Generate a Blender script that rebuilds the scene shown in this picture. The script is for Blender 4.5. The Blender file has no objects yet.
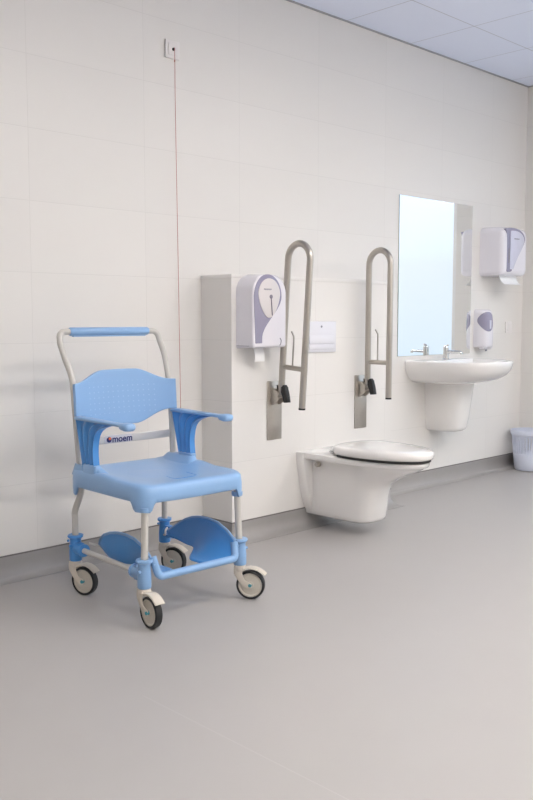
import bpy, bmesh, math
from mathutils import Vector, Matrix
from math import sin, cos, pi, radians as R

S = bpy.context.scene
col = bpy.context.scene.collection

# ------------------------------------------------------------------ materials
def mat(name, base, rough=.5, metal=0., coat=0., spec=.5, noise=0., nscale=8., bump=0., bscale=200., sss=0.):
    m = bpy.data.materials.new(name); m.use_nodes = True
    nt = m.node_tree; n = nt.nodes; l = nt.links
    b = n['Principled BSDF']
    b.inputs['Base Color'].default_value = (*base, 1)
    b.inputs['Roughness'].default_value = rough
    b.inputs['Metallic'].default_value = metal
    b.inputs['Coat Weight'].default_value = coat
    b.inputs['Coat Roughness'].default_value = .12
    b.inputs['Specular IOR Level'].default_value = spec
    tc = n.new('ShaderNodeTexCoord')
    if noise:
        t = n.new('ShaderNodeTexNoise'); t.inputs['Scale'].default_value = nscale
        t.inputs['Detail'].default_value = 5
        l.new(tc.outputs['Object'], t.inputs['Vector'])
        mx = n.new('ShaderNodeMix'); mx.data_type = 'RGBA'
        mx.inputs['A'].default_value = (*[max(0, c*(1-noise)) for c in base], 1)
        mx.inputs['B'].default_value = (*[min(1, c*(1+noise)) for c in base], 1)
        l.new(t.outputs['Fac'], mx.inputs['Factor']); l.new(mx.outputs['Result'], b.inputs['Base Color'])
    if bump:
        t2 = n.new('ShaderNodeTexNoise'); t2.inputs['Scale'].default_value = bscale
        l.new(tc.outputs['Object'], t2.inputs['Vector'])
        bp = n.new('ShaderNodeBump'); bp.inputs['Strength'].default_value = bump; bp.inputs['Distance'].default_value = .002
        l.new(t2.outputs['Fac'], bp.inputs['Height']); l.new(bp.outputs['Normal'], b.inputs['Normal'])
    return m

def emis(name, c, s):
    m = bpy.data.materials.new(name); m.use_nodes = True
    n = m.node_tree.nodes; l = m.node_tree.links
    n.remove(n['Principled BSDF'])
    e = n.new('ShaderNodeEmission'); e.inputs['Color'].default_value = (*c, 1); e.inputs['Strength'].default_value = s
    l.new(e.outputs[0], n['Material Output'].inputs['Surface'])
    return m

def tiles(name, base, joint, w, h, u0, v0, plane='xz', rough=.3, jw=.0022, var=.008):
    """large glazed tiles in a stack bond: joints from object coordinates"""
    m = bpy.data.materials.new(name); m.use_nodes = True
    nt = m.node_tree; n = nt.nodes; l = nt.links; b = n['Principled BSDF']
    tc = n.new('ShaderNodeTexCoord'); sp = n.new('ShaderNodeSeparateXYZ')
    l.new(tc.outputs['Object'], sp.inputs[0])
    def M(op, a, bb=None):
        x = n.new('ShaderNodeMath'); x.operation = op
        for i, v in enumerate((a, bb)):
            if v is None: continue
            if isinstance(v, (int, float)): x.inputs[i].default_value = v
            else: l.new(v, x.inputs[i])
        return x.outputs[0]
    def axis(s, size, off):
        q = M('DIVIDE', M('SUBTRACT', s, off), size)
        fr = M('FRACT', q); d = M('MULTIPLY', M('MINIMUM', fr, M('SUBTRACT', 1., fr)), size)
        return M('FLOOR', q), d
    iu, du = axis(sp.outputs[{'x': 'X', 'y': 'Y'}[plane[0]]], w, u0)
    iv, dv = axis(sp.outputs[{'z': 'Z', 'y': 'Y'}[plane[1]]], h, v0)
    d = M('MINIMUM', du, dv)
    mr = n.new('ShaderNodeMapRange'); mr.interpolation_type = 'SMOOTHSTEP'
    mr.inputs['From Min'].default_value = 0; mr.inputs['From Max'].default_value = jw
    l.new(d, mr.inputs['Value'])
    cb = n.new('ShaderNodeCombineXYZ'); l.new(iu, cb.inputs[0]); l.new(iv, cb.inputs[1])
    wn = n.new('ShaderNodeTexWhiteNoise'); wn.noise_dimensions = '2D'; l.new(cb.outputs[0], wn.inputs['Vector'])
    c1 = n.new('ShaderNodeMix'); c1.data_type = 'RGBA'
    c1.inputs['A'].default_value = (*[c*(1-var) for c in base], 1); c1.inputs['B'].default_value = (*[min(1, c*(1+var)) for c in base], 1)
    l.new(wn.outputs['Value'], c1.inputs['Factor'])
    c2 = n.new('ShaderNodeMix'); c2.data_type = 'RGBA'
    c2.inputs['A'].default_value = (*joint, 1)
    l.new(c1.outputs['Result'], c2.inputs['B']); l.new(mr.outputs['Result'], c2.inputs['Factor'])
    l.new(c2.outputs['Result'], b.inputs['Base Color'])
    bp = n.new('ShaderNodeBump'); bp.inputs['Strength'].default_value = .35; bp.inputs['Distance'].default_value = .001
    l.new(mr.outputs['Result'], bp.inputs['Height'])
    l.new(bp.outputs['Normal'], b.inputs['Normal'])
    b.inputs['Roughness'].default_value = rough; b.inputs['Specular IOR Level'].default_value = .35
    return m

WALLC = (.775, .755, .728); JOINT = (.70, .682, .655)
M_wall = tiles('wall_tiles', WALLC, JOINT, .6, .3, 1.923, .1, 'xz', .38)
M_wally = tiles('wall_tiles_side', WALLC, JOINT, .6, .3, -.225, .1, 'yz', .38)
M_box = tiles('pre_wall_tiles', WALLC, JOINT, .6, .3, 2.86, .1, 'xz', .38)
M_ledge = mat('ledge_tile', WALLC, .35, noise=.01)
M_ceil = tiles('ceiling_tiles', (.79, .84, .985), (.47, .48, .54), .6, .6, 3.95-6, -.46-.6*8, 'xy', .85, .0045, .01)  # blue sky bounce on the ceiling is put into the tile colour
M_cove = mat('vinyl_upstand', (.36, .345, .335), .36, noise=.04, nscale=30)
M_strip = mat('upstand_cap_strip', (.20, .19, .185), .5, noise=.05)
M_ceram = mat('white_glazed_ceramic', (.83, .81, .79), .1, coat=.6, noise=.006, nscale=3)
M_seatp = mat('white_seat_plastic', (.84, .815, .79), .09, coat=.5, noise=.005)
M_steel = mat('satin_stainless_steel', (.50, .465, .42), .36, metal=1., noise=.05, nscale=60)
M_chrome = mat('polished_chrome', (.72, .73, .74), .08, metal=1., noise=.02)
M_black = mat('black_plastic', (.010, .010, .011), .5, noise=.1)
M_dark = mat('gap_shade', (.03, .028, .027), .6, noise=.1)
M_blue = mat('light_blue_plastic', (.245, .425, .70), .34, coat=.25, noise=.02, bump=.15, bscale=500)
M_blue_shade = mat('blue_plastic_shaded', (.075, .285, .66), .3, coat=.1, noise=.03, bump=.1, bscale=500)  # same plastic as the seat, with shade put into a deeper colour
M_tube = mat('cream_painted_tube', (.56, .54, .505), .3, coat=.3, noise=.02)
M_fork = mat('beige_caster_plastic', (.66, .60, .52), .4, noise=.03)
M_hub = mat('grey_wheel_disc', (.60, .56, .49), .45, noise=.03)
M_tyre = mat('black_rubber_tyre', (.018, .019, .021), .45, noise=.15)
M_teal = mat('teal_axle_cap', (.06, .30, .36), .4, noise=.05)
M_label = mat('pale_grey_label', (.52, .52, .57), .35, noise=.02)
M_ink = mat('navy_print', (.012, .02, .12), .5, noise=.05)
M_or = mat('orange_print', (.75, .16, .05), .5, noise=.05)
M_dwhite = mat('white_dispenser_plastic', (.77, .75, .80), .25, coat=.2, noise=.01)
M_paper = mat('white_paper', (.85, .85, .85), .9, noise=.02, nscale=60, bump=.3, bscale=300)
M_core = mat('grey_core', (.22, .2, .25), .6, noise=.05)
M_smoke = mat('smoky_lilac_plastic', (.29, .275, .38), .12, coat=.5, noise=.03)
M_smoke2 = mat('pale_lilac_window', (.62, .62, .74), .12, coat=.5, noise=.05, nscale=20)
M_wind = mat('roll_window_plastic', (.70, .66, .66), .15, coat=.5, noise=.03)
M_grey = mat('grey_logo_print', (.22, .22, .27), .5, noise=.05)
M_cord = mat('red_cord', (.47, .15, .13), .7, noise=.1, nscale=300)
M_swhite = mat('white_switch_plastic', (.80, .77, .76), .3, noise=.01)
M_flush = mat('white_flush_plate', (.74, .74, .79), .25, noise=.01)
M_basket = mat('pale_blue_plastic', (.66, .70, .82), .3, noise=.02)
M_frame = mat('white_window_frame', (.8, .8, .8), .35, noise=.01)

# mirror
M_mirror = mat('mirror_silver', (.93, .95, .95), .0, metal=1., noise=.002)
M_medge = mat('mirror_edge_glass', (.30, .42, .42), .1, noise=.05)
# window glass
M_glass = bpy.data.materials.new('window_glass'); M_glass.use_nodes = True
_n = M_glass.node_tree.nodes; _l = M_glass.node_tree.links; _n.remove(_n['Principled BSDF'])
_t = _n.new('ShaderNodeBsdfTransparent'); _t.inputs['Color'].default_value = (.96, .98, 1, 1)
_g = _n.new('ShaderNodeBsdfGlossy'); _g.inputs['Roughness'].default_value = .02
_m = _n.new('ShaderNodeMixShader'); _m.inputs[0].default_value = .04
_l.new(_t.outputs[0], _m.inputs[1]); _l.new(_g.outputs[0], _m.inputs[2]); _l.new(_m.outputs[0], _n['Material Output'].inputs['Surface'])

# vinyl floor with a faint welded seam
M_floor = mat('grey_vinyl_floor', (.425, .406, .395), .40, noise=.02, nscale=5, spec=.4, bump=.12, bscale=400)
nt = M_floor.node_tree; n = nt.nodes; l = nt.links
geo = n.new('ShaderNodeTexCoord'); sp = n.new('ShaderNodeSeparateXYZ'); l.new(geo.outputs['Object'], sp.inputs[0])
sb = n.new('ShaderNodeMath'); sb.operation = 'SUBTRACT'; sb.inputs[1].default_value = 1.49; l.new(sp.outputs['X'], sb.inputs[0])
ab = n.new('ShaderNodeMath'); ab.operation = 'ABSOLUTE'; l.new(sb.outputs[0], ab.inputs[0])
lt = n.new('ShaderNodeMath'); lt.operation = 'LESS_THAN'; lt.inputs[1].default_value = .0014; l.new(ab.outputs[0], lt.inputs[0])
gy = n.new('ShaderNodeMath'); gy.operation = 'LESS_THAN'; gy.inputs[1].default_value = -1.35; l.new(sp.outputs['Y'], gy.inputs[0])
ml = n.new('ShaderNodeMath'); ml.operation = 'MULTIPLY'; l.new(lt.outputs[0], ml.inputs[0]); l.new(gy.outputs[0], ml.inputs[1])
src = n['Principled BSDF'].inputs['Base Color'].links[0].from_socket
mx = n.new('ShaderNodeMix'); mx.data_type = 'RGBA'; l.new(ml.outputs[0], mx.inputs['Factor']); l.new(src, mx.inputs['A'])
mx.inputs['B'].default_value = (.47, .452, .44, 1); l.new(mx.outputs['Result'], n['Principled BSDF'].inputs['Base Color'])

# ------------------------------------------------------------------ object helpers
def link(o, parent=None):
    col.objects.link(o)
    if parent: o.parent = parent
    return o
def obj(name, bm, m, parent=None, smooth=True, angle=38, sub=0, solid=0., bevel=0.):
    bmesh.ops.recalc_face_normals(bm, faces=bm.faces)
    me = bpy.data.meshes.new(name); bm.to_mesh(me); bm.free()
    if smooth:
        for p in me.polygons: p.use_smooth = True
        try: me.set_sharp_from_angle(angle=R(angle))
        except Exception: pass
    for k in (m if isinstance(m, (list, tuple)) else [m]): me.materials.append(k)
    o = bpy.data.objects.new(name, me); link(o, parent)
    if solid:
        s = o.modifiers.new('s', 'SOLIDIFY'); s.thickness = solid; s.offset = -1
    if bevel:
        s = o.modifiers.new('b', 'BEVEL'); s.width = bevel; s.segments = 2; s.limit_method = 'ANGLE'
    if sub:
        s = o.modifiers.new('u', 'SUBSURF'); s.levels = sub; s.render_levels = sub
    return o
def tag(o, label, cat, group=None):
    o['label'] = label; o['category'] = cat
    if group: o['group'] = group
    return o
def struct(o): o['kind'] = 'structure'; return o
def empty(name, loc, label, cat, rotz=0, group=None):
    o = bpy.data.objects.new(name, None); o.empty_display_size = .1
    o.location = loc; o.rotation_euler = (0, 0, rotz); col.objects.link(o)
    return tag(o, label, cat, group)

def box(bm, x0, x1, y0, y1, z0, z1, bev=0., seg=2, mi=0):
    t = bmesh.new()
    r = bmesh.ops.create_cube(t, size=1)
    for v in t.verts:
        v.co = Vector(((x0+x1)/2+v.co.x*(x1-x0), (y0+y1)/2+v.co.y*(y1-y0), (z0+z1)/2+v.co.z*(z1-z0)))
    if bev: bmesh.ops.bevel(t, geom=list(t.edges), offset=bev, segments=seg, profile=.5, affect='EDGES')
    for f in t.faces: f.material_index = mi
    merge(bm, t); return bm
def merge(bm, t, mtx=None):
    me = bpy.data.meshes.new('t'); 
    if mtx is not None: t.transform(mtx)
    t.to_mesh(me); t.free(); bm.from_mesh(me); bpy.data.meshes.remove(me)
def loft(bm, rings, cap0=True, cap1=True, closed=True, mi=0):
    vs = [[bm.verts.new(p) for p in r] for r in rings]
    k = len(vs[0])
    for a, b in zip(vs, vs[1:]):
        for i in range(k if closed else k-1):
            f = bm.faces.new((a[i], a[(i+1) % k], b[(i+1) % k], b[i])); f.material_index = mi
    if cap0: bm.faces.new(vs[0][::-1]).material_index = mi
    if cap1: bm.faces.new(vs[-1]).material_index = mi
    return vs
def catmull(pts, n=8):
    P = [Vector(p) for p in pts]; P = [P[0]*2-P[1]]+P+[P[-1]*2-P[-2]]; out = []
    for i in range(1, len(P)-2):
        for k in range(n):
            t = k/n; a, b, c, d = P[i-1:i+3]
            out.append(.5*((2*b)+(c-a)*t+(2*a-5*b+4*c-d)*t*t+(3*b-a-3*c+d)*t**3))
    out.append(P[-2]); return out
def fillet(pts, r, n=8):
    """polyline with rounded corners"""
    P = [Vector(p) for p in pts]; out = [P[0]]
    for i in range(1, len(P)-1):
        a = (P[i-1]-P[i]); b = (P[i+1]-P[i]); ang = a.angle(b)
        rr = r[i] if isinstance(r, (list, tuple)) else r
        d = min(rr/math.tan(ang/2), a.length*.499, b.length*.499)
        p0 = P[i]+a.normalized()*d; p1 = P[i]+b.normalized()*d
        if ang > pi-.02: out.append(P[i]); continue
        rr = d*math.tan(ang/2); c = P[i]+(a.normalized()+b.normalized()).normalized()*(rr/sin(ang/2))
        v0 = p0-c; v1 = p1-c; w = v0.angle(v1)
        for k in range(n+1):
            t = k/n; out.append(c+(v0*sin((1-t)*w)+v1*sin(t*w))/sin(w))
    out.append(P[-1]); return out
def tube(bm, pts, r, seg=16, cap=True, mi=0):
    pts = [Vector(p) for p in pts]; rings = []
    T = [(pts[min(i+1, len(pts)-1)]-pts[max(i-1, 0)]).normalized() for i in range(len(pts))]
    u = T[0].orthogonal().normalized()
    for i, p in enumerate(pts):
        u = (u-T[i]*u.dot(T[i])).normalized(); v = T[i].cross(u)
        rr = r[i] if isinstance(r, (list, tuple)) else r
        rings.append([p+(u*cos(a)+v*sin(a))*rr for a in [2*pi*k/seg for k in range(seg)]])
    loft(bm, rings, cap, cap, mi=mi); return bm
def cyl(bm, p0, p1, r, seg=20, mi=0): return tube(bm, [p0, p1], r, seg, mi=mi)
def lathe(bm, prof, c=(0, 0, 0), seg=32, axis='z', mi=0, cap=False):
    rings = []
    for rr, h in prof:
        ring = []
        for k in range(seg):
            a = 2*pi*k/seg
            q = (rr*cos(a), rr*sin(a), h)
            if axis == 'y': q = (q[0], q[2], q[1])
            if axis == 'x': q = (q[2], q[0], q[1])
            ring.append(Vector(q)+Vector(c))
        rings.append(ring)
    loft(bm, rings, cap, cap, mi=mi); return bm
def prism(bm, pts2, d0, d1, axis='y', bev=0., seg=2, mi=0):
    """extrude a polygon: axis y -> pts are (x,z); axis x -> (y,z); axis z -> (x,y)"""
    t = bmesh.new()
    def P(a, b, d): return {'y': (a, d, b), 'x': (d, a, b), 'z': (a, b, d)}[axis]
    A = [t.verts.new(P(a, b, d0)) for a, b in pts2]; B = [t.verts.new(P(a, b, d1)) for a, b in pts2]
    k = len(A)
    t.faces.new(A); t.faces.new(B[::-1])
    for i in range(k): t.faces.new((A[i], B[i], B[(i+1) % k], A[(i+1) % k]))
    bmesh.ops.recalc_face_normals(t, faces=t.faces)
    if bev: bmesh.ops.bevel(t, geom=[e for e in t.edges if e.calc_face_angle(0) > R(25)], offset=bev, segments=seg, profile=.5, affect='EDGES')
    for f in t.faces: f.material_index = mi
    merge(bm, t); return bm
def NB(): return bmesh.new()
def text(name, s, size, m, parent, mtx, ext=.0006, bold=0.):
    c = bpy.data.curves.new(name, 'FONT'); c.body = s; c.size = size; c.extrude = ext; c.align_x = 'CENTER'; c.align_y = 'CENTER'; c.offset = bold
    t = bpy.data.objects.new(name, c); col.objects.link(t)
    dg = bpy.context.evaluated_depsgraph_get(); me = bpy.data.meshes.new_from_object(t.evaluated_get(dg))
    bpy.data.objects.remove(t); bpy.data.curves.remove(c)
    me.transform(mtx); me.materials.clear(); me.materials.append(m)
    return link(bpy.data.objects.new(name, me), parent)

# ------------------------------------------------------------------ the room
XL, XR, YF, H = -1.6, 5.99, -4.7, 2.79
bm = box(NB(), XL, XR, YF, 0, -.1, 0); struct(obj('floor', bm, M_floor, smooth=False))
bm = box(NB(), XL, XR, YF, 0, H, H+.1); struct(obj('ceiling', bm, M_ceil, smooth=False))
bm = box(NB(), XL-.12, XR+.12, 0, .12, -.1, H+.1); struct(obj('wall_back', bm, M_wall, smooth=False))
bm = box(NB(), XL-.12, XR+.12, YF-.12, YF, -.1, H+.1); struct(obj('wall_front', bm, M_wall, smooth=False))
bm = box(NB(), XL-.12, XL, YF, 0, -.1, H+.1); struct(obj('wall_left', bm, M_wally, smooth=False))
# right wall with the glazed opening that the mirror shows
WY0, WY1, WZ0, WZ1 = -3.3, -.60, .45, 2.45
bm = NB()
box(bm, XR, XR+.12, WY1, 0, -.1, H+.1); box(bm, XR, XR+.12, YF, WY0, -.1, H+.1)
box(bm, XR, XR+.12, WY0, WY1, -.1, WZ0); box(bm, XR, XR+.12, WY0, WY1, WZ1, H+.1)
struct(obj('wall_right', bm, M_wally, smooth=False))
w = struct(obj('window_1', box(NB(), XR+.055, XR+.061, WY0+.001, WY1-.001, WZ0+.001, WZ1-.001), M_glass, smooth=False))
bm = NB()
for a, b in ((WY0, WY0+.05), (WY1-.05, WY1), ((WY0+WY1)/2-.3, (WY0+WY1)/2-.24)):
    box(bm, XR+.03, XR+.09, a, b, WZ0, WZ1, .004)
for a, b in ((WZ0, WZ0+.05), (WZ1-.05, WZ1)): box(bm, XR+.031, XR+.089, WY0, WY1, a, b, .004)
obj('window_frame', bm, M_frame, w)

# installation wall (boxed-in) behind the toilet
BX0, BX1, BY, BH = 2.862, 4.12, -.225, 1.318
bm = box(NB(), BX0, BX1, BY, -.0005, -.05, BH-.018)
for f in bm.faces:
    if abs(f.normal.x) > .5: f.material_index = 1
pw = struct(obj('wall_installation', bm, [M_box, M_wally], smooth=False))
struct(obj('trim_1', box(NB(), BX0-.003, BX1+.003, BY-.003, -.0005, BH-.0178, BH, .002), M_ledge))

# vinyl upstand, coved into the floor
def cove(name, p0, p1, nrm, m0=0, m1=0):
    """p0->p1 along the wall foot, nrm pointing into the room; m0/m1: mitre +1 outer -1 inner"""
    prof = [(.0003, .0985), (.0028, .0985), (.0028, .064)]
    rr = .062
    for k in range(0, 9):
        a = pi/2*k/8; prof.append((.0028+rr*(1-cos(a)), .0005+rr*(1-sin(a))+.0008))
    prof += [(.0028+rr, -.002), (.0003, -.002)]
    p0 = Vector(p0); p1 = Vector(p1); d = (p1-p0).normalized(); nv = Vector(nrm)
    rings = []
    for p, s, m in ((p0, -1, m0), (p1, 1, m1)):
        rings.append([p+nv*a+Vector((0, 0, b))+d*s*m*a for a, b in prof])
    bm = NB(); loft(bm, rings)
    o = struct(obj(name, bm, M_cove, angle=60))
    rings = []
    for p, s, m in ((p0, -1, m0), (p1, 1, m1)):
        rings.append([p+nv*a+Vector((0, 0, b))+d*s*m*a for a, b in ((.0003, .0985), (.0044, .0985), (.0044, .1045), (.0003, .1045))])
    bm = NB(); loft(bm, rings); obj('cap_strip', bm, M_strip, o, smooth=False)
cove('baseboard_back', (XL, 0, 0), (BX0, 0, 0), (0, -1, 0), -1, -1)
cove('baseboard_installation', (BX0, 0, 0), (BX0, BY, 0), (-1, 0, 0), -1, 1)
cove('baseboard_installation_front', (BX0, BY, 0), (BX1, BY, 0), (0, -1, 0), 1, 1)
cove('baseboard_installation_side', (BX1, BY, 0), (BX1, 0, 0), (1, 0, 0), 1, -1)
cove('baseboard_back_corner', (BX1, 0, 0), (XR, 0, 0), (0, -1, 0), -1, -1)
cove('baseboard_right', (XR, 0, 0), (XR, YF, 0), (-1, 0, 0), -1, -1)
cove('baseboard_front', (XR, YF, 0), (XL, YF, 0), (0, 1, 0), -1, -1)
cove('baseboard_left', (XL, YF, 0), (XL, 0, 0), (1, 0, 0), -1, -1)
# slim dark shadow angle between wall and ceiling
bm = box(NB(), XL, XR, -.012, -.0003, H-.006, H-.0003); struct(obj('trim_2', bm, mat('ceiling_angle_metal', (.38, .38, .40), .5, noise=.03), smooth=False))
bm = box(NB(), XR-.012, XR-.0003, YF, -.0125, H-.006, H-.0003); struct(obj('trim_3', bm, bpy.data.materials['ceiling_angle_metal'], smooth=False))

# ceiling lamps (recessed 60 x 60 panels out of the frame)
M_lamp = emis('lamp_diffuser', (1., .95, .895), 26.5)
lampspots = [(1.25, -2.56, 'nearest the left end'), (3.05, -2.56, 'in the middle of the ceiling'), (4.85, -2.56, 'nearest the window end'),
             (1.25, -3.76, 'above the spot beside the camera'), (3.05, -3.76, 'along the rear wall, middle'), (4.85, -3.76, 'along the rear wall, window end')]
lamp0 = None
for x, y, t in lampspots:
    lab = 'square white ceiling light panel ' + t
    if lamp0 is None:
        e = empty('ceiling_light', (x, y, H), lab, 'ceiling light', group='square light panels in the ceiling')
        bm = NB()
        for a in ((-.298, .298, -.298, -.28), (-.298, .298, .28, .298), (-.298, -.28, -.28, .28), (.28, .298, -.28, .28)):
            box(bm, *a, -.012, -.0005)
        obj('frame', bm, M_frame, e, smooth=False)
        obj('diffuser', box(NB(), -.279, .279, -.279, .279, -.008, -.001), M_lamp, e, smooth=False)
        lamp0 = e
    else:
        c = lamp0.copy(); col.objects.link(c); c.location = (x, y, H); c['label'] = lab
        for ch in list(lamp0.children):
            d = ch.copy(); col.objects.link(d); d.parent = c

# ------------------------------------------------------------------ emergency pull cord
e = empty('pull_cord_switch', (2.688, 0, 2.37), 'square white wall plate high on the wall with a long thin red pull cord', 'pull cord')
obj('plate', box(NB(), -.042, .042, -.011, -.0005, -.042, .042, .003), M_swhite, e)
obj('inner_plate', box(NB(), -.028, .028, -.015, -.0105, -.028, .028, .002), M_swhite, e)
bm = NB(); lathe(bm, [(.0, -.0235), (.004, -.0235), (.007, -.020), (.0075, -.015), (.0, -.015)], (0, 0, 0), 16, 'y')
obj('cord_outlet', bm, M_black, e)
pts = [(0, -.021, 0), (.001, -.024, -.02), (.002, -.024, -.3), (.012, -.022, -1.0), (.021, -.02, -1.72)]
bm = NB(); tube(bm, catmull(pts, 6), .0013, 6)
for z in (-.055,): tube(bm, [(.001, -.024, z-.006), (.001, -.024, z), (.001, -.024, z+.006)], [.0016, .0034, .0016], 8)
cd = obj('cord', bm, M_cord, e)
bm = NB(); lathe(bm, [(0, .016), (.004, .015), (.008, 0), (.009, -.012), (0, -.014)], (.021, -.02, -1.73), 14)
obj('cord_pull', bm, M_cord, cd)

# ------------------------------------------------------------------ shower commode chair
CH = empty('shower_chair', (2.092, -.625, 0), 'blue wheeled shower chair with armrests and cream tube frame in front of the wall', 'chair', R(-1.9))
HW, FY, RY = .2275, -.246, .246; HWR = .2195
def mirror_pts(pts, s): return [(p[0]*s, p[1], p[2]) for p in pts]
for s in (-1, 1):
    # front legs
    bm = NB(); cyl(bm, (s*HW, FY, .15), (s*(HW-.010), FY+.005, .435), .0132, 18); obj('front_leg', bm, M_tube, CH)
# one continuous rear tube: leg, back upright, push handle
side = [(HWR, RY, .15), (HWR, RY, .30), (HWR, RY-.002, .340), (HWR+.001, RY-.052, .425), (HW-.003, RY-.058, .50), (HW+.001, RY-.050, .60), (HW+.004, RY-.036, .76), (HW+.004, RY-.018, .87),
        (HW+.013, RY+.018, .95), (HW+.014, RY+.050, 1.005)]
L = catmull(mirror_pts(side, -1), 6); Rr = catmull(side, 6)
top = fillet([L[-1], (-HW-.008, RY+.066, 1.052), (-HW+.06, RY+.068, 1.052), (HW-.06, RY+.068, 1.052), (HW+.008, RY+.066, 1.052), Rr[-1]], [0, .06, .3, .3, .06, 0], 8)
bm = NB(); tube(bm, L[:-1]+top+Rr[:-1][::-1], .0125, 18); obj('back_frame', bm, M_tube, CH)
bm = NB(); tube(bm, [(-.190, RY+.068, 1.052), (-.184, RY+.068, 1.052), (.184, RY+.068, 1.052), (.190, RY+.068, 1.052)], [.0145, .0175, .0175, .0145], 20)
box(bm, -.175, .175, RY+.060, RY+.076, 1.031, 1.038, .002)
obj('handle_grip', bm, M_blue, CH)

# seat
def seat_mesh():
    bm = NB(); N = 40
    hw, y0, y1 = .252, -.276, .258
    def outline(t, ins):     # rounded rect param by angle
        a = 2*pi*t; c, s_ = cos(a), sin(a); n_ = 8.
        r = (abs(c)**n_+abs(s_)**n_)**(-1/n_)
        x = r*c*(hw-ins); y = r*s_*((y1-y0)/2-ins)+(y0+y1)/2
        return x, y
    seg = 288; rings = []
    def top_z(x, y):
        q = max(0, 1-(x/.2)**2)*max(0, 1-((y+.01)/.23)**2)
        z = .512 - .022*q**.8
        z += .012*max(0, (abs(x)-.17)/.08)*(1 if y > -.0 else max(0, 1+y/.08))
        z -= .006*max(0, (-y-.17)/.1)**1.5
        return z
    for f in (1.0, .92, .8, .65, .5, .35, .2, .08):
        rings.append([(x*(1-f), (y)*(1-f)+.0, 0) for x, y in [outline(k/seg, .018) for k in range(seg)]])
    rings = [[(x, y, top_z(x, y)) for x, y, _ in r] for r in rings[1:]]
    rings.append([(x, y, top_z(x, y)) for x, y in [outline(k/seg, .018) for k in range(seg)]])
    rings.append([(x, y, top_z(x, y)-.003) for x, y in [outline(k/seg, .010) for k in range(seg)]])
    rings.append([(x, y, top_z(x, y)-.012) for x, y in [outline(k/seg, .003) for k in range(seg)]])
    def low(x, y):
        # corners reach lower to take the legs
        cx = min(1, max(0, (abs(x)-.190)/.018)); cf = min(1, max(0, (-y-.192)/.024)); cr = min(1, max(0, (y-.17)/.03))
        e_ = lambda t: t*t*(3-2*t)
        mid = .448 - .004*cos(x*6)
        return mid - .036*e_(cx)*e_(max(cf, cr))
    for fr, ins in ((.33, .0), (.66, .0), (.94, .001), (1., .004)):
        r = []
        for k in range(seg):
            x, y = outline(k/seg, ins); a = top_z(x, y)-.012; b = low(x, y); r.append((x, y, a+(b-a)*fr))
        rings.append(r)
    r = []
    for fr, ins in ((1., .009), (.8, .011), (.0, .016)):
        r = []
        for k in range(seg):
            x, y = outline(k/seg, ins); a = top_z(x, y)-.022; b = low(x, y); r.append((x, y, a+(b-a)*fr))
        rings.append(r)
    vs = loft(bm, rings, True, False)
    # underside
    bm.faces.new(vs[-1])
    # raised sockets around the back uprights and armrest feet
    for s in (-1, 1):
        rr = []
        for z, a, b in ((.490, .046, .125), (.505, .036, .112), (.520, .027, .098), (.533, .022, .086), (.537, .018, .082)):
            ring = []
            for k in range(24):
                t = 2*pi*k/24; c, q = cos(t), sin(t); r_ = (abs(c)**4+abs(q)**4)**-.25
                ring.append((s*(.245-a)+r_*c*a, .128+r_*q*b, z))
            rr.append(ring)
        loft(bm, rr)
    # leg lobes
    for s in (-1, 1):
        lathe(bm, [(.0145, .412), (.020, .413), (.022, .418), (.022, .43), (.0, .43)], (s*(HW-.010), FY+.005, 0), 20)
    return bm
seat = obj('seat', seat_mesh(), M_blue, CH, angle=50)
# keyhole insert of the seat: narrow groove
ins = fillet([(.020, -.03, .49), (-.025, -.168, .49), (.085, -.168, .49), (.108, -.06, .49)], [0, .012, .035, 0], 8)
gz = lambda x, y: .512 - .022*(max(0, 1-(x/.2)**2)*max(0, 1-((y+.01)/.23)**2))**.8-.006*max(0, (-y-.17)/.1)**1.5
bm = NB(); tube(bm, [(p.x, p.y, gz(p.x, p.y)+.0002) for p in [ins[0].lerp(ins[1], k/8) for k in range(8)]+ins[1:-1]+[ins[-2].lerp(ins[-1], k/8) for k in range(9)]], .0010, 6)
obj('insert_seam', bm, M_blue_shade, CH)

# backrest
def backrest_mesh():
    bm = NB(); NU, NV = 56, 18; hw = .252
    def sm(t): t = max(0, min(1, t)); return t*t*(3-2*t)
    grid = []
    for i in range(NU+1):
        u = -1+2*i/NU; au = abs(u)
        zt = .850+.040*sm((.88-au)/.58)+.008*cos(u*pi/2)
        zb = .724-.054*sm((.88-au)/.62)
        colm = []
        for j in range(NV+1):
            v = j/NV; z = zb+(zt-zb)*v
            x = u*hw
            y = RY-.072 + .062*(1-au**2.6) - .010*(v-.5)
            y += .030*((z-.72)/.13)*.6
            if au > .955: x = math.copysign(hw*.955+(au-.955)*hw*.35, u); y += (au-.955)/.045*.006
            colm.append(bm.verts.new((x, y, z)))
        grid.append(colm)
    for i in range(NU):
        for j in range(NV): bm.faces.new((grid[i][j], grid[i+1][j], grid[i+1][j+1], grid[i][j+1]))
    return bm
bm = backrest_mesh()
br = obj('backrest', bm, M_blue, CH, solid=.014, bevel=.004, angle=60)
br.modifiers['s'].offset = 0
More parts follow.
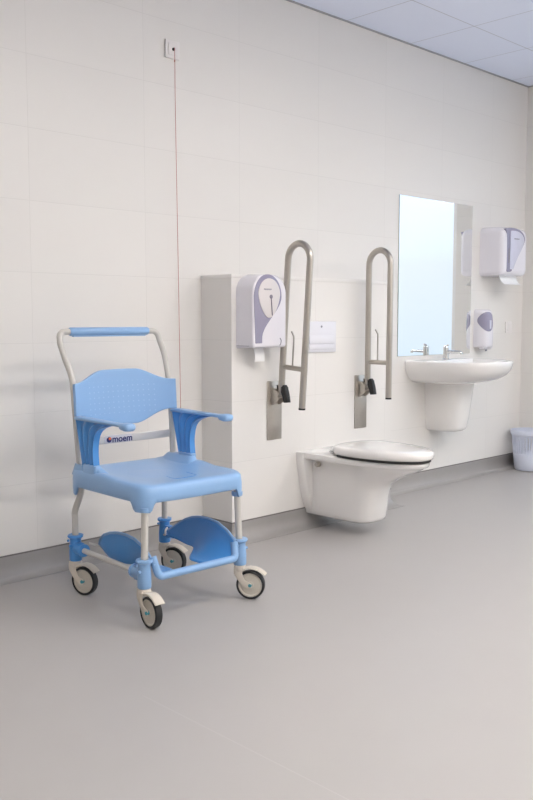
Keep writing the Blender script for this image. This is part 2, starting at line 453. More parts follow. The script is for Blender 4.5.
# dimple rows of the backrest as shallow procedural bump + tint
def dimples(m):
    nt = m.node_tree; n = nt.nodes; l = nt.links; b = n['Principled BSDF']
    tc = n.new('ShaderNodeTexCoord'); sp = n.new('ShaderNodeSeparateXYZ'); l.new(tc.outputs['Object'], sp.inputs[0])
    def M(op, a, bb=None):
        x = n.new('ShaderNodeMath'); x.operation = op
        for i, v in enumerate((a, bb)):
            if v is None: continue
            if isinstance(v, (int, float)): x.inputs[i].default_value = v
            else: l.new(v, x.inputs[i])
        return x.outputs[0]
    def ax(s, p, o):
        f = M('SUBTRACT', M('FRACT', M('DIVIDE', M('SUBTRACT', s, o), p)), .5); return M('MULTIPLY', f, p)
    dx = ax(sp.outputs['X'], .024, .0); dz = ax(sp.outputs['Z'], .022, .005)
    d = M('SQRT', M('ADD', M('MULTIPLY', dx, dx), M('MULTIPLY', dz, dz)))
    dot = M('LESS_THAN', d, .0030)
    inx = M('LESS_THAN', M('ABSOLUTE', sp.outputs['X']), .17); inz = M('LESS_THAN', M('ABSOLUTE', M('SUBTRACT', sp.outputs['Z'], .785)), .066)
    k = M('MULTIPLY', dot, M('MULTIPLY', inx, inz))
    src = b.inputs['Base Color'].links[0].from_socket
    mx = n.new('ShaderNodeMix'); mx.data_type = 'RGBA'; l.new(k, mx.inputs['Factor']); l.new(src, mx.inputs['A']); mx.inputs['B'].default_value = (.32, .505, .77, 1)
    l.new(mx.outputs['Result'], b.inputs['Base Color'])
M_back = M_blue.copy(); M_back.name = 'light_blue_plastic_dimpled'; dimples(M_back); br.data.materials[0] = M_back

# armrests
def armrest(s):
    xo = s*.233 if s < 0 else .230
    bm = NB(); NF, NZ = 36, 20
    def edge(v):   # rear / front y of the panel at height v
        yr = .132 + .048*v
        yf = .050 + .012*sin(v*pi) - .030*v**3 - .10*v**12
        return yr, yf
    rings = []
    for side_ in (1, -1):
        g = []
        for j in range(NZ+1):
            v = j/NZ; z = .520+(.712-.520)*v; yr, yf = edge(v); row = []
            for i in range(NF+1):
                u = i/NF; y = yr+(yf-yr)*u
                fl = .0055*cos(u*3*2*pi) if .02 < u < .98 else .0055
                row.append((xo+side_*(.008+fl), y, z))
            g.append(row)
        rings.append(g)
    loft(bm, [rings[0][j]+rings[1][j][::-1] for j in range(NZ+1)])
    obj('armrest_panel', bm, M_blue_shade, CH, angle=60)
    bm = NB(); rr = []
    for z, a, b in ((.500, .018, .050), (.536, .0175, .048), (.543, .017, .047), (.546, .014, .044)):
        rr.append([(xo-s*.002+(abs(cos(t))**.5*math.copysign(1, cos(t)))*a, .092+(abs(sin(t))**.5*math.copysign(1, sin(t)))*b, z) for t in [2*pi*k/24 for k in range(24)]])
    loft(bm, rr); obj('armrest_collar', bm, M_blue, CH)
    st = [(.190, .716, .012, .005), (.186, .717, .018, .007), (.16, .719, .020, .008), (.10, .719, .020, .008), (.02, .718, .019, .0075),
          (-.06, .717, .018, .007), (-.10, .717, .017, .007), (-.128, .717, .018, .008), (-.140, .714, .024, .013), (-.162, .713, .026, .015), (-.178, .713, .023, .014), (-.184, .713, .015, .009)]
    rings = []
    for y, z, w_, h_ in st:
        rings.append([(xo+w_*math.copysign(abs(cos(t))**.6, cos(t)), y, z+h_*math.copysign(abs(sin(t))**.8, sin(t))) for t in [2*pi*k/20 for k in range(20)]])
    bm = NB(); loft(bm, rings)
    obj('armrest', bm, M_blue, CH, angle=70)
for s in (-1, 1): armrest(s)

# flat cross strap between the uprights, with label
XW = HW+.008; yb = RY-.046
obj('crossbar', box(NB(), -XW, XW, yb-.006, yb+.004, .602, .634, .003), mat('grey_flat_bar', (.53, .52, .51), .4, noise=.03), CH)
lb = obj('label', box(NB(), -.110, .020, yb-.0075, yb-.0062, .603, .6335, .0005), M_label, CH)
mt = Matrix.Translation((-.026, yb-.0086, .618)) @ Matrix.Rotation(pi/2, 4, 'X')
text('lettering', 'moem', .038, M_ink, lb, mt, .0004, .0007)
bm = NB(); lathe(bm, [(0, 0), (.0115, 0), (.0115, .0012), (0, .0012)], (-.089, yb-.0092, .618), 20, 'y'); em = obj('emblem', bm, M_ink, lb)
bm = NB(); lathe(bm, [(0, 0), (.0055, 0), (.0055, .0008), (0, .0008)], (-.086, yb-.0101, .622), 14, 'y'); obj('emblem_spot', bm, M_or, em)

# leg sockets of the lower frame
for sx in (-1, 1):
    for fy in (-1, 1):
        yy = FY if fy < 0 else RY; x = sx*(HW if fy < 0 else HWR)
        bm = NB()
        lathe(bm, [(.0, .137), (.0235, .137), (.0255, .141), (.0255, .180), (.0225, .215), (.0235, .228), (.030, .232), (.031, .238), (.029, .242), (.015, .242)], (x, yy, 0), 24)
        # side boss that holds the rail
        d = -fy
        cyl(bm, (x, yy, .188), (x, yy+d*.064, .188), .0225, 18)
        cyl(bm, (x, yy+d*.066, .188), (x, yy+d*.058, .188), .0255, 18)
        box(bm, x-.014, x+.014, min(yy, yy+d*.05), max(yy, yy+d*.05), .160, .214, .005)
        box(bm, x-.032, x+.032, yy-.010, yy+.010, .2335, .2415, .003)
        cyl(bm, (x+sx*.02, yy-.006, .2), (x+sx*.031, yy-.006, .2), .006, 12)
        cyl(bm, (x-.03, yy, .222), (x-.036, yy, .222), .005, 10)
        obj('leg_socket', bm, M_blue_shade if fy > 0 else M_blue, CH)
    bm = NB(); cyl(bm, (sx*HW, FY+.03, .188), (sx*HWR, RY-.03, .188), .0105, 16); obj('side_rail', bm, M_tube, CH)

# foot support: front bar with upturned ends and two scooped shells
bm = NB()
pts = fillet([(-.194, FY-.004, .246), (-.182, FY-.026, .174), (.182, FY-.026, .174), (.194, FY-.004, .232)], .022, 6)
rings = []
tube(bm, pts, .0145, 14)
obj('footrest_bar', bm, M_blue, CH)
def lerp_tab(v, tab=((0, .212), (.05, .228), (.12, .250), (.2, .270), (.3, .285), (.42, .295), (.56, .298), (.70, .292), (.84, .271), (.93, .247), (1.001, .216))):
    for (a, za), (b, zb) in zip(tab, tab[1:]):
        if v <= b: return za+(zb-za)*(v-a)/(b-a)
    return tab[-1][1]
def shell(s):
    bm = NB(); NU, NV = 30, 14; g = []
    def sm(t): t = max(0, min(1, t)); return t*t*(3-2*t)
    for i in range(NU+1):
        v = i/NU; y = .150+(-.268-.150)*v
        zr = lerp_tab(v)
        xr = .198 - .012*cos(pi*v)*0 - .03*(max(0, .25-v)/.25)**2
        wd = .022+.110*sm((v-.36)/.34)*(1-.25*sm((v-.8)/.2))
        row = []
        for j in range(NV+1):
            u = j/NV; a = u*pi/2
            x = xr-wd*(1-cos(a)); zb_ = .172-.012*sm((v-.3)/.4)+.02*(1-sm(v/.3)); z = zb_+(zr-zb_)*(1-sin(a))
            if v > .88: z = max(z, .158+.016*(v-.88)/.12)
            row.append(bm.verts.new((s*x, y, z)))
        g.append(row)
    for i in range(NU):
        for j in range(NV): bm.faces.new((g[i][j], g[i+1][j], g[i+1][j+1], g[i][j+1]))
    edge = [g[i][0].co.copy() for i in range(NU+1)]
    o = obj('foot_shell', bm, M_blue_shade, CH, solid=.005, angle=60)
    bm = NB(); tube(bm, edge, .0055, 10); obj('shell_rim', bm, M_blue, o)
    # small latch that hooks the shell to the rear socket
    bm = NB(); tube(bm, catmull([(s*.192, .19, .212), (s*.172, .175, .205), (s*.155, .15, .196), (s*.14, .14, .2)], 5), .0045, 8)
    obj('shell_hook', bm, M_tube, o)
for s in (-1, 1): shell(s)

# casters
def caster(x, y, yaw):
    c = bpy.data.objects.new('caster', None); c.location = (x, y, 0); c.rotation_euler = (0, 0, yaw); c.empty_display_size = .03
    link(c, CH)
    tr = .043; rw = .0575; zc = .058
    bm = NB()
    lathe(bm, [(0, .1365), (.020, .1365), (.0235, .131), (.0235, .118), (.021, .112), (0, .112)], (0, 0, 0), 22)
    for q in (-1, 1):    # fork cheeks
        pl = [(-.021, .126), (.018, .128), (.012, .105), (.022, .078), (.050, .066), (.049, .048), (.032, .045), (.010, .057), (-.010, .085), (-.021, .105)]
        prism(bm, pl, q*.0205, q*.0165, 'y', .001)
    # fender over the wheel, reaching past it
    rings = []
    for a, rad in ((128, .063), (110, .0645), (92, .065), (75, .0655), (58, .067), (42, .069), (34, .071)):
        a = R(a); ca, sa = cos(a), sin(a); w_ = .0205
        px, pz = tr+rad*ca, zc+rad*sa+.002
        nx, nz = ca, sa
        rings.append([(px, -w_, pz), (px+nx*.004, -w_*.9, pz+nz*.004), (px+nx*.007, 0, pz+nz*.007), (px+nx*.004, w_*.9, pz+nz*.004), (px, w_, pz), (px, 0, pz)])
    loft(bm, rings)
    prism(bm, [(-.020, .118), (.004, .122), (.002, .135), (-.020, .135)], -.0205, .0205, 'y', .002)
    obj('fork', bm, M_fork, c, angle=50)
    bm = NB()
    lathe(bm, [(.0, -.0115), (.012, -.0115), (.014, -.0095), (.040, -.0085), (.0435, -.0115), (.0475, -.0115), (.0475, .0115), (.0435, .0115), (.040, .0085), (.014, .0095), (.012, .0115), (0, .0115)], (tr, 0, zc), 36, 'y')
    obj('wheel_disc', bm, M_hub, c)
    bm = NB()
    lathe(bm, [(.0475, -.0095), (.0482, -.0145), (.052, -.0150), (rw-.001, -.0115), (rw, 0), (rw-.001, .0115), (.052, .0150), (.0482, .0145), (.0475, .0095)], (tr, 0, zc), 40, 'y')
    obj('tyre', bm, M_tyre, c)
    bm = NB()
    lathe(bm, [(0, -.024), (.006, -.0235), (.0075, -.020), (.0075, .020), (.006, .0235), (0, .024)], (tr, 0, zc), 14, 'y')
    obj('axle_cap', bm, M_teal, c)
F0 = Vector((.6996, .7145)); R0 = Vector((.7145, -.6996))
def heading(phi):
    h = R0*cos(R(phi))-F0*sin(R(phi)); return math.atan2(h.y, h.x)+R(1.9)
caster(-HW, FY, heading(50)); caster(HW, FY, heading(10)); caster(-HWR, RY, heading(26)); caster(HWR, RY, heading(22))

# ------------------------------------------------------------------ toilet
T = empty('toilet', (3.50, BY, 0), 'white wall-hung toilet with closed lid below the two raised grab rails', 'toilet')
def dring(L_, hw, z, seg=48, back=0., pw=2.3, y0=0., flat=.30):
    """flat at the wall (y=back), straight sides to flat*L, elliptical nose, y negative"""
    pts = []
    ys = -flat*L_
    n1 = 8
    for k in range(n1): pts.append((hw, -back+(ys+back)*k/n1, z))
    m_ = 28
    for k in range(m_+1):
        a = pi*k/m_; c = cos(a); q = sin(a)
        pts.append((hw*math.copysign(abs(c)**(2/pw), c), ys-(L_+ys)*abs(q)**(2/pw), z))
    for k in range(n1): pts.append((-hw, ys+(-back-ys)*(k+1)/n1, z))
    return [(x, y+y0, zz) for x, y, zz in pts]
bm = NB()
# bowl + rim
spec = [(.355, .085, .068, .62, 3.2), (.386, .100, .070, .62, 3.2), (.406, .108, .078, .62, 3.2), (.414, .111, .095, .62, 3.2), (.421, .114, .15, .60, 3.1), (.428, .118, .20, .58, 3.),
        (.440, .123, .24, .55, 2.9), (.458, .130, .270, .50, 2.7), (.505, .140, .298, .44, 2.5), (.560, .149, .325, .40, 2.35), (.620, .157, .350, .36, 2.25), (.655, .166, .366, .35, 2.2), (.668, .172, .3755, .345, 2.15), (.672, .174, .377, .34, 2.15),
        (.685, .177, .381, .34, 2.15), (.693, .1795, .394, .34, 2.15), (.692, .178, .404, .34, 2.15), (.684, .172, .4075, .34, 2.15)]
def waist(p):
    # the rear of the body is drawn in under the rim
    x, y, z = p
    if z > .3765: return p
    t = max(0, min(1, (y+.43)/.13)); t = t*t*(3-2*t)
    return (x+(math.copysign(min(abs(x), .112), x)-x)*t, y, z)
rings = [[waist(p) for p in dring(L_, hw, z, flat=fl, pw=p_)] for L_, hw, z, fl, p_ in spec]
loft(bm, rings)
# rear deck and side flange against the wall
rings = []
for y, zlow in ((-.0005, 0), (-.045, .02), (-.052, .024)):
    ring = []
    prof = [(.1846, .4065), (.1846, .37), (.176, .32), (.160, .24), (.140, .16), (.116, .10), (.088, .066)]
    k = .96 if y < -.05 else 1
    for x, z in prof: ring.append((x*k, y, z if z < .4 else z-(.004 if k < 1 else 0)))
    for x, z in prof[::-1]: ring.append((-x*k, y, z if z < .4 else z-(.004 if k < 1 else 0)))
    rings.append(ring)
loft(bm, rings)
rings = [dring(.235, .1800, z, flat=.85, pw=5) for z in (.388, .4075)] + [dring(.232, .177, .4098, flat=.85, pw=5)]
loft(bm, rings)
obj('bowl', bm, M_ceram, T, angle=50, bevel=0)
def slab(a_, yb_, yf_, z0, z1, r, dome=.004):
    """oval seat or lid: blunt rear at yb_, long rounded nose at yf_"""
    yc = yb_-.17
    bm = NB(); rr = []
    for ins_, z in ((r, z0), (r*.3, z0+r*.3), (0, z0+r), (0, z1-r), (r*.3, z1-r*.3), (r, z1)):
        ring = []
        for k in range(64):
            t = 2*pi*k/64; c, q = cos(t), sin(t); e_ = 2/2.7 if q > 0 else 2/2.1
            b_ = (yb_-yc if q > 0 else yc-yf_)-ins_
            ring.append(((a_-ins_)*math.copysign(abs(c)**e_, c), yc+b_*math.copysign(abs(q)**e_, q), z))
        rr.append(ring)
    ym = (yb_+yf_)/2; last = rr[-1]
    for k in (.75, .45, .15): rr.append([(x*k, (y-ym)*k+ym, z1+dome*(1-k*k)) for x, y, z in last])
    loft(bm, rr); return bm
obj('seat', slab(.178, -.196, -.700, .4225, .440, .005), M_seatp, T)
obj('lid', slab(.190, -.185, -.712, .4195, .462, .014), M_seatp, T, angle=60)
obj('seat_gap_shade', slab(.176, -.200, -.697, .4080, .4225, .001, 0), M_dark, T)  # dark slab added to paint the shade between seat and rim
for s in (-1, 1):
    bm = NB(); cyl(bm, (s*.085-.02, -.172, .421), (s*.085+.02, -.172, .421), .011, 14); obj('hinge', bm, M_chrome, T)

bm = NB(); lathe(bm, [(0, -.138), (.010, -.138), (.014, -.132), (.014, -.09), (0, -.09)], (0, -.098, .346), 16, 'x'); obj('fixing_cap', bm, M_steel, T)
bm = NB(); lathe(bm, [(0, .138), (.010, .138), (.014, .132), (.014, .09), (0, .09)], (0, -.098, .346), 16, 'x'); obj('fixing_cap', bm, M_steel, T)

# flush plate
e = empty('flush_plate', (3.498, BY, 1.008), 'white dual flush plate on the tiled box wall between the grab rails', 'flush plate')
obj('plate', box(NB(), -.118, .118, -.010, -.0005, -.082, .082, .003), M_flush, e)
obj('button', box(NB(), -.098, .098, -.015, -.0095, -.036, .010, .002), M_flush, e)
obj('button', box(NB(), -.098, .098, -.0145, -.0095, -.066, -.040, .002), M_flush, e)
bm = NB(); lathe(bm, [(0, -.0125), (.005, -.0125), (.006, -.0095), (0, -.0095)], (0, 0, .055), 14, 'y'); obj('sensor_dot', bm, M_grey, e)

# ------------------------------------------------------------------ grab rails
def grab(x, label, tilt, swing):
    e = empty('grab_rail', (x, BY, .64), label, 'grab rail', group='folding grab rails either side of the toilet')
    obj('wall_plate', box(NB(), -.052, .052, -.006, -.0005, -.150, .150, .003), M_steel, e)
    bm = NB()   # hinge bracket: two cheeks and a pin
    for q in (-1, 1): prism(bm, [(-.005, .030), (-.005, .116), (-.022, .116), (-.056, .096), (-.066, .070), (-.044, .046), (-.022, .030)], q*.026, q*.022, 'x', .001)
    cyl(bm, (-.034, -.055, .075), (.034, -.055, .075), .008, 14)
    obj('hinge_bracket', bm, M_steel, e)
    bm = NB()
    prism(bm, [(-.030, .132), (-.068, .124), (-.078, .134), (-.090, .122), (-.101, .086), (-.108, .046), (-.080, .044), (-.074, .070), (-.062, .094), (-.036, .112)], -.013, .013, 'x', .002)
    obj('release_lever', bm, M_black, e)
    ca, sa = cos(tilt), sin(tilt)
    def W(y, z):   # rail plane, tilted about the hinge pin (y=-.055, z=.075)
        dy, dz = y+.055, z-.075
        return (swing*dz, -.055+dy*ca-dz*sa, .075+dz*ca+dy*sa)
    yA, yB, zt, r_ = -.052, -.200, .758, .074
    pts = [W(yA, .080), W(yA, .3), W(yA, zt)]
    for k in range(1, 16):
        a = pi*k/16; pts.append(W((yA+yB)/2+r_*cos(a), zt+r_*sin(a)*1.05))
    pts += [W(yB, zt), W(yB, .3), W(yB, .035)]
    bm = NB(); tube(bm, pts, .0165, 20); rail = obj('rail', bm, M_steel, e)
    bm = NB(); tube(bm, [W(yB, .0345), W(yB, .026)], .0168, 20); obj('end_cap', bm, M_black, rail)
    bm = NB(); tube(bm, [W(yA-.012, .225), W(yB+.012, .225)], .0125, 14); obj('cross_brace', bm, M_steel, e)
    bm = NB(); tube(bm, catmull([W(-.120, .232), W(-.120, .30), W(-.120, .37), W(-.116, .385), W(-.102, .405)], 5), .0042, 10)
    obj('paper_holder_rod', bm, M_steel, e)
grab(3.150, 'stainless steel grab rail folded up beside the white roll dispenser, left of the toilet', R(4.0), .0)
grab(3.836, 'stainless steel grab rail folded up nearer the mirror, right of the toilet', R(.3), .0)

# ------------------------------------------------------------------ dispensers
def rounded(w, h, rt, rb, n=8, cx=0, z0=0):
    """outline (x,z): width w, height h, top corners rt, bottom corners rb"""
    P = []
    for (x, z, r, a0) in ((w/2-rt, h-rt, rt, 0), (-w/2+rt, h-rt, rt, 90), (-w/2+rb, rb, rb, 180), (w/2-rb, rb, rb, 270)):
        for k in range(n+1):
            a = R(a0+90*k/n); P.append((cx+x+r*cos(a), z0+z+r*sin(a)))
    return P
def disp_body(w, h, d, rt, rb, rf=.02):
    bm = NB(); rings = []
    n_ = 7
    seq = [(0.0005, 0, 0), (.010, 0, 0), (.0105, .002, 0)]
    seq = [(-.0005, 0.)]+[(-(d-rf), .004)]
    for k in range(1, n_): a = pi/2*k/(n_-1); seq.append((-(d-rf)-rf*sin(a), .004+rf*(1-cos(a))))
    base = rounded(w, h, rt, rb)
    for y, ins_ in seq:
        sx = (w-2*ins_)/w; sz = (h-2*ins_)/h
        rings.append([(x*sx, y, (z-h/2)*sz+h/2) for x, z in base])
    loft(bm, rings); return bm
# toilet roll dispenser on the box wall
D1 = empty('toilet_roll_dispenser', (3.010, BY, .960), 'white toilet roll dispenser with lilac framed oval window beside the left grab rail', 'dispenser')
w1, h1, d1 = .237, .360, .116
obj('body', disp_body(w1, h1, d1, .090, .012, .014), M_dwhite, D1)
obj('bottom_seam', box(NB(), -w1/2-.0008, w1/2+.0008, -.090, -.004, .012, .0145), M_grey, D1, smooth=False)
def zsm(t): t = max(0, min(1, t)); return t*t*(3-2*t)
def drop(top, cx, rx, bx, bw, zb, n=20, curve=1.):
    """teardrop window: half ellipse on top, tapering down to a short foot"""
    P = []
    zc_ = top-rx*1.15
    for k in range(n+1):
        a = pi*k/n; P.append((cx+rx*cos(a), zc_+rx*1.15*sin(a)))
    m_ = 14
    L0 = P[-1]; R0_ = P[0]
    for k in range(1, m_+1):
        t = k/m_; x = L0[0]+(bx-bw/2-L0[0])*(t**1.3); P.append((x, L0[1]+(zb-L0[1])*t))
    for k in range(m_+1):
        t = 1-k/m_
        if k == m_: break
        x = R0_[0]+(bx+bw/2-R0_[0])*zsm(min(1, t*1.12))
        P.append((x, R0_[1]+(zb-R0_[1])*t))
    return P
yf = -d1+.0006
fr = obj('window_frame', prism(NB(), drop(.357, -.016, .092, -.078, .044, .026), yf-.003, yf+.004, 'y', .002), M_smoke, D1)
zz = []
for k in range(40):
    a = 2*pi*k/40; q = sin(a); zz.append((-.010+.073*cos(a)*(1-.22*max(0, -q)), .260+.078*q if q > 0 else .260+.112*q))
obj('roll_window', prism(NB(), zz, yf-.006, yf-.002, 'y', .0015), M_wind, fr)
bm = NB(); lathe(bm, [(0, -.002), (.010, -.002), (.010, 0), (0, 0)], (.000, yf-.006, .250), 18, 'y'); cyl(bm, (.000, yf-.0068, .248), (.008, yf-.0068, .160), .0028, 8); obj('spindle', bm, M_core, fr)
text('logo', 'dispenser', .001, M_grey, fr, Matrix.Translation((0, 0, -.5))) if False else None
bm = NB()
for k in range(7): box(bm, -.048+k*.0075, -.0425+k*.0075, yf-.0068, yf-.0058, .282-.001*(k % 2), .2885, .0005)
obj('logo_print', bm, M_grey, fr)
bm = NB(); tube(bm, catmull([(.066, yf-.001, .050), (.074, yf-.001, .040), (.072, yf-.001, .022), (.064, yf-.001, .014)], 4), .0022, 8); obj('lock_mark', bm, M_grey, D1)
ROLL = tag(obj('toilet_roll_sheet', NB(), M_paper), '', '') if False else None
bm = NB(); g = []
for i in range(9):
    t = i/8; y = -.060-.012*sin(t*2.2); z = .004-.068*t
    g.append([(-.050, y+.01, z), (.012, y+.008, z)])
rr = [[a, b, (b[0], b[1]+.0025, b[2]), (a[0], a[1]+.0025, a[2])] for a, b in g]
loft(bm, rr); obj('paper_tail', bm, M_paper, D1)

# paper towel dispenser by the mirror
D2 = empty('paper_towel_dispenser', (5.562, 0, 1.400), 'white paper towel dispenser with lilac curved window high on the wall right of the mirror', 'dispenser')
w2, h2, d2 = .338, .335, .185
obj('body', disp_body(w2, h2, d2, .045, .028, .045), M_dwhite, D2)
yf = -d2+.0012
pl = [(-.142, .316), (-.10, .325), (-.02, .326), (.050, .314), (.098, .288), (.112, .255), (.098, .222), (.062, .178), (.016, .130), (-.024, .082), (-.050, .046), (-.064, .029), (-.112, .027), (-.122, .050), (-.123, .12), (-.123, .20), (-.126, .270), (-.134, .300)]
pl = [(p.x, p.y) for p in [Vector(v) for v in catmull([(a, b, 0) for a, b in pl]+[(pl[0][0], pl[0][1], 0)], 4)][:-1]]
fr = obj('window_frame', prism(NB(), pl, yf-.003, yf+.025, 'y', .002), M_smoke, D2)
pl2 = [(.0+(a-.018)*.80+.024, .175+(b-.175)*.88) for a, b in pl]
pl2 = [(max(a, -.082), b) for a, b in pl2]
obj('roll_window', prism(NB(), [(a, b) for a, b in pl2], yf-.005, yf-.002, 'y', .001), M_smoke2, fr)
bm = NB()
for k in range(7): box(bm, -.035+k*.010, -.028+k*.010, yf-.0058, yf-.0048, .250, .259, .0005)
obj('logo_print', bm, M_grey, fr)
obj('roll_core', box(NB(), -.108, -.090, yf-.0056, yf-.0028, .085, .185, .001), M_core, fr)
bm = NB(); g = []
for i in range(9):
    t = i/8; y = -.120-.040*t*t-.01*t; z = .006-.066*sin(t*1.35)
    g.append([(-.105, y, z), (.115, y, z), (.115, y+.003, z-.001), (-.105, y+.003, z-.001)])
loft(bm, g); obj('paper_tail', bm, M_paper, D2)

# soap dispenser
D3 = empty('soap_dispenser', (5.406, 0, .905), 'small white soap dispenser with lilac oval window above the washbasin', 'dispenser')
w3, h3, d3 = .146, .262, .098
def soap_y(x, z, k=1.):
    q = min(1, abs(x)/(w3/2)); d = d3*(1-.10*max(0, (z-.13)/.13)**2)
    return -d*(1-q**2.6)**(1/2.2)
rings = []
for z, k in ((0, .86), (.004, .93), (.012, .97), (.03, .99), (.07, 1.), (.13, 1.), (.19, .985), (.225, .965), (.245, .93), (.256, .88), (h3, .78)):
    ring = []
    for i_ in range(33):
        a = pi*i_/32; x = w3/2*cos(a); ring.append((x*k, soap_y(x, z)*k-.0005, z))
    rings.append(ring)
bm = NB(); loft(bm, rings); obj('body', bm, M_dwhite, D3, angle=60)
zz = []
for k in range(48):
    a = 2*pi*k/48; q = sin(a); zz.append((-.026+.043*math.copysign(abs(cos(a))**.85, cos(a)), .188+(.058 if q > 0 else .076)*math.copysign(abs(q)**.85, q)))
bm = NB(); rings = []
for f_, off in ((1.02, .004), (1., -.0022), (.97, -.0034), (.8, -.0036), (.6, -.0036), (.4, -.0036), (.2, -.0036), (.03, -.0036)):
    rings.append([(a*f_, soap_y(a*f_, .186+(b-.186)*f_)+off, .186+(b-.186)*f_) for a, b in zz])
loft(bm, rings, False, True); fr = obj('soap_window', bm, M_smoke, D3, angle=60)
obj('soap_pouch', box(NB(), -.024, -.004, -d3-.0042, -d3+.010, .130, .190, .002), M_smoke2, fr)
bm = NB(); rr = [[(x, y, z) for x, y in ((-.044, -.03), (.044, -.03), (.044, f), (-.044, f))] for z, f in ((-.014, -.070), (.0, -.084), (.013, -.090))]
loft(bm, rr); obj('push_bar', bm, M_dwhite, D3, bevel=.004)
bm = NB(); cyl(bm, (0, -.06, -.026), (0, -.06, -.012), .007, 12); obj('nozzle', bm, M_grey, D3)

# wall socket
e = empty('wall_switch', (5.790, 0, 1.042), 'small square white wall switch plate right of the soap dispenser', 'switch')
obj('plate', box(NB(), -.042, .042, -.010, -.0005, -.042, .042, .003), M_swhite, e)
obj('rocker', box(NB(), -.026, .026, -.014, -.0095, -.026, .026, .002), M_swhite, e)

# ------------------------------------------------------------------ mirror
bm = box(NB(), 4.467, 5.286, -.006, -.0008, .868, 1.870, .0008)
for f in bm.faces: f.material_index = 0 if f.normal.y < -.9 else 1
tag(obj('mirror', bm, [M_mirror, M_medge], smooth=False), 'tall frameless rectangular mirror on the wall above the washbasin', 'mirror')

# ------------------------------------------------------------------ washbasin
WB = empty('washbasin', (4.860, 0, 0), 'white wall-hung ceramic washbasin with half pedestal below the mirror', 'washbasin')
def bring(hw, L_, z, pw=2.6, flat=.30, y0=0.): return dring(L_, hw, z, flat=flat, pw=pw, y0=y0)
bm = NB()
ZR = .838
outer = [(.14, .24, .708), (.185, .30, .710), (.225, .37, .717), (.258, .43, .732), (.283, .482, .757), (.304, .510, .788), (.308, .522, .815), (.309, .525, ZR-.006), (.306, .523, ZR-.001), (.300, .518, ZR)]
rings = [bring(a, b, ZR-(ZR-z)*1.13) for a, b, z in outer]
inner = [(.284, .372, ZR-.002, -.125), (.276, .364, ZR-.012, -.128), (.255, .345, ZR-.05, -.135), (.20, .29, ZR-.095, -.16), (.10, .17, ZR-.115, -.21), (.03, .06, ZR-.119, -.26)]
for a, b, z, y0 in inner: rings.append(dring(b, a, z, flat=.15, pw=2.3, y0=y0))
loft(bm, rings)
obj('basin', bm, M_ceram, WB, angle=60)
bm = NB()
pd = [(.078, .170, .372), (.092, .190, .374), (.101, .203, .383), (.107, .212, .40), (.114, .225, .47), (.122, .240, .58), (.128, .255, .700)]
loft(bm, [[(x*1.04+.042, y, zz) for x, y, zz in dring(b, a, z, flat=.40, pw=2.8)] for a, b, z in pd]); obj('half_pedestal', bm, M_ceram, WB, angle=50)
bm = NB(); lathe(bm, [(0, .004), (.024, .004), (.028, .001), (.028, 0), (0, 0)], (0, -.29, ZR-.119), 20); obj('drain', bm, M_chrome, WB)
# tap
TP = empty('basin_tap', (4.880, -.085, ZR-.0005), 'chrome lever mixer tap on the back of the washbasin', 'tap')
bm = NB(); lathe(bm, [(0, 0), (.026, 0), (.026, .006), (.022, .010), (.0205, .05), (.0205, .078), (0, .078)], (0, 0, 0), 24)
obj('tap_body', bm, M_chrome, TP)
bm = NB(); tube(bm, [(0, -.01, .058), (0, -.06, .060), (0, -.115, .060), (0, -.128, .055), (0, -.130, .045)], [.015, .0125, .011, .011, .010], 14); obj('spout', bm, M_chrome, TP)
bm = NB(); lathe(bm, [(0, .0785), (.021, .0785), (.0215, .090), (.018, .099), (0, .101)], (0, 0, 0), 24)
tube(bm, [(0, .010, .088), (0, -.004, .104), (0, -.022, .112)], [.014, .008, .006], 12)
obj('lever', bm, M_chrome, TP)

TP.scale = (.9, .9, .88)
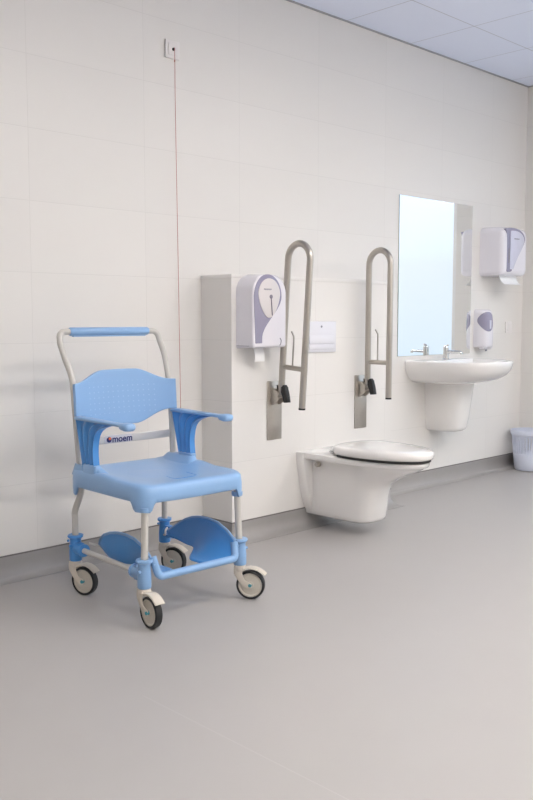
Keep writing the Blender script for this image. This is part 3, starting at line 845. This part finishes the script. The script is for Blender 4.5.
# ------------------------------------------------------------------ waste basket
WBK = empty('waste_basket', (5.850, -.168, 0), 'pale blue slotted plastic waste basket on the floor in the far corner', 'waste basket')
def rad(z): return .103+.030*z/.29
bm = NB(); seg = 72
zs = [.004, .012, .05, .09, .13, .16, .205, .25, .285, .292]
vs = []
for z in zs: vs.append([bm.verts.new(((rad(z)-(.006 if z < .01 else 0))*cos(2*pi*k/seg), (rad(z)-(.006 if z < .01 else 0))*sin(2*pi*k/seg), z)) for k in range(seg)])
for j in range(len(zs)-1):
    for k in range(seg):
        mid = (zs[j]+zs[j+1])/2
        if .10 < mid < .23 and (.13 <= mid <= .155 or .165 < mid < .23) and not (.155 < mid < .165) and k % 2 == 0: continue
        bm.faces.new((vs[j][k], vs[j][(k+1) % seg], vs[j+1][(k+1) % seg], vs[j+1][k]))
bm.faces.new(vs[0][::-1])
obj('bin', bm, M_basket, WBK, solid=.0022)
bm = NB(); lathe(bm, [(rad(.27)+.0006, .262), (rad(.27)+.005, .266), (rad(.29)+.006, .290), (rad(.29)+.004, .297), (rad(.29)-.003, .297), (rad(.29)-.004, .288)], (0, 0, 0), 72)
obj('rim', bm, M_basket, WBK)

# ------------------------------------------------------------------ daylight
W = bpy.data.worlds.new('sky'); S.world = W; W.use_nodes = True
n = W.node_tree.nodes; l = W.node_tree.links; bg = n['Background']
tc = n.new('ShaderNodeTexCoord'); sp = n.new('ShaderNodeSeparateXYZ'); l.new(tc.outputs['Generated'], sp.inputs[0])
rp = n.new('ShaderNodeValToRGB'); mr = n.new('ShaderNodeMapRange')
mr.inputs['From Min'].default_value = -.2; mr.inputs['From Max'].default_value = .8
l.new(sp.outputs['Z'], mr.inputs['Value']); l.new(mr.outputs['Result'], rp.inputs['Fac'])
el = rp.color_ramp.elements
el[0].color = (.38, .44, .51, 1); el[1].color = (.72, .86, 1, 1)
for p_, c_ in ((.15, (.41, .46, .51, 1)), (.26, (.46, .485, .51, 1)), (.42, (.66, .80, .96, 1))):
    q_ = el.new(p_); q_.color = c_
l.new(rp.outputs['Color'], bg.inputs['Color']); bg.inputs['Strength'].default_value = 2.2

# ------------------------------------------------------------------ camera
f = 881.; p = math.atan(81/f)
cam = bpy.data.cameras.new('camera'); co = bpy.data.objects.new('camera', cam); col.objects.link(co)
co.location = (0, -3.3886, 1.1027)
th = R(45.60184)
Fv = Vector((cos(th)*cos(p), sin(th)*cos(p), -sin(p)))
co.rotation_euler = Fv.to_track_quat('-Z', 'Y').to_euler()
cam.sensor_fit = 'VERTICAL'; cam.sensor_height = 36; cam.lens = f/800*36
cam.clip_start = .05
S.camera = co
S.view_settings.view_transform = 'Standard'; S.view_settings.look = 'None'
S.view_settings.exposure = 0.0; S.view_settings.gamma = 1; S.view_settings.use_curve_mapping = False
S.cycles.max_bounces = 10; S.cycles.diffuse_bounces = 6; S.cycles.use_denoising = True
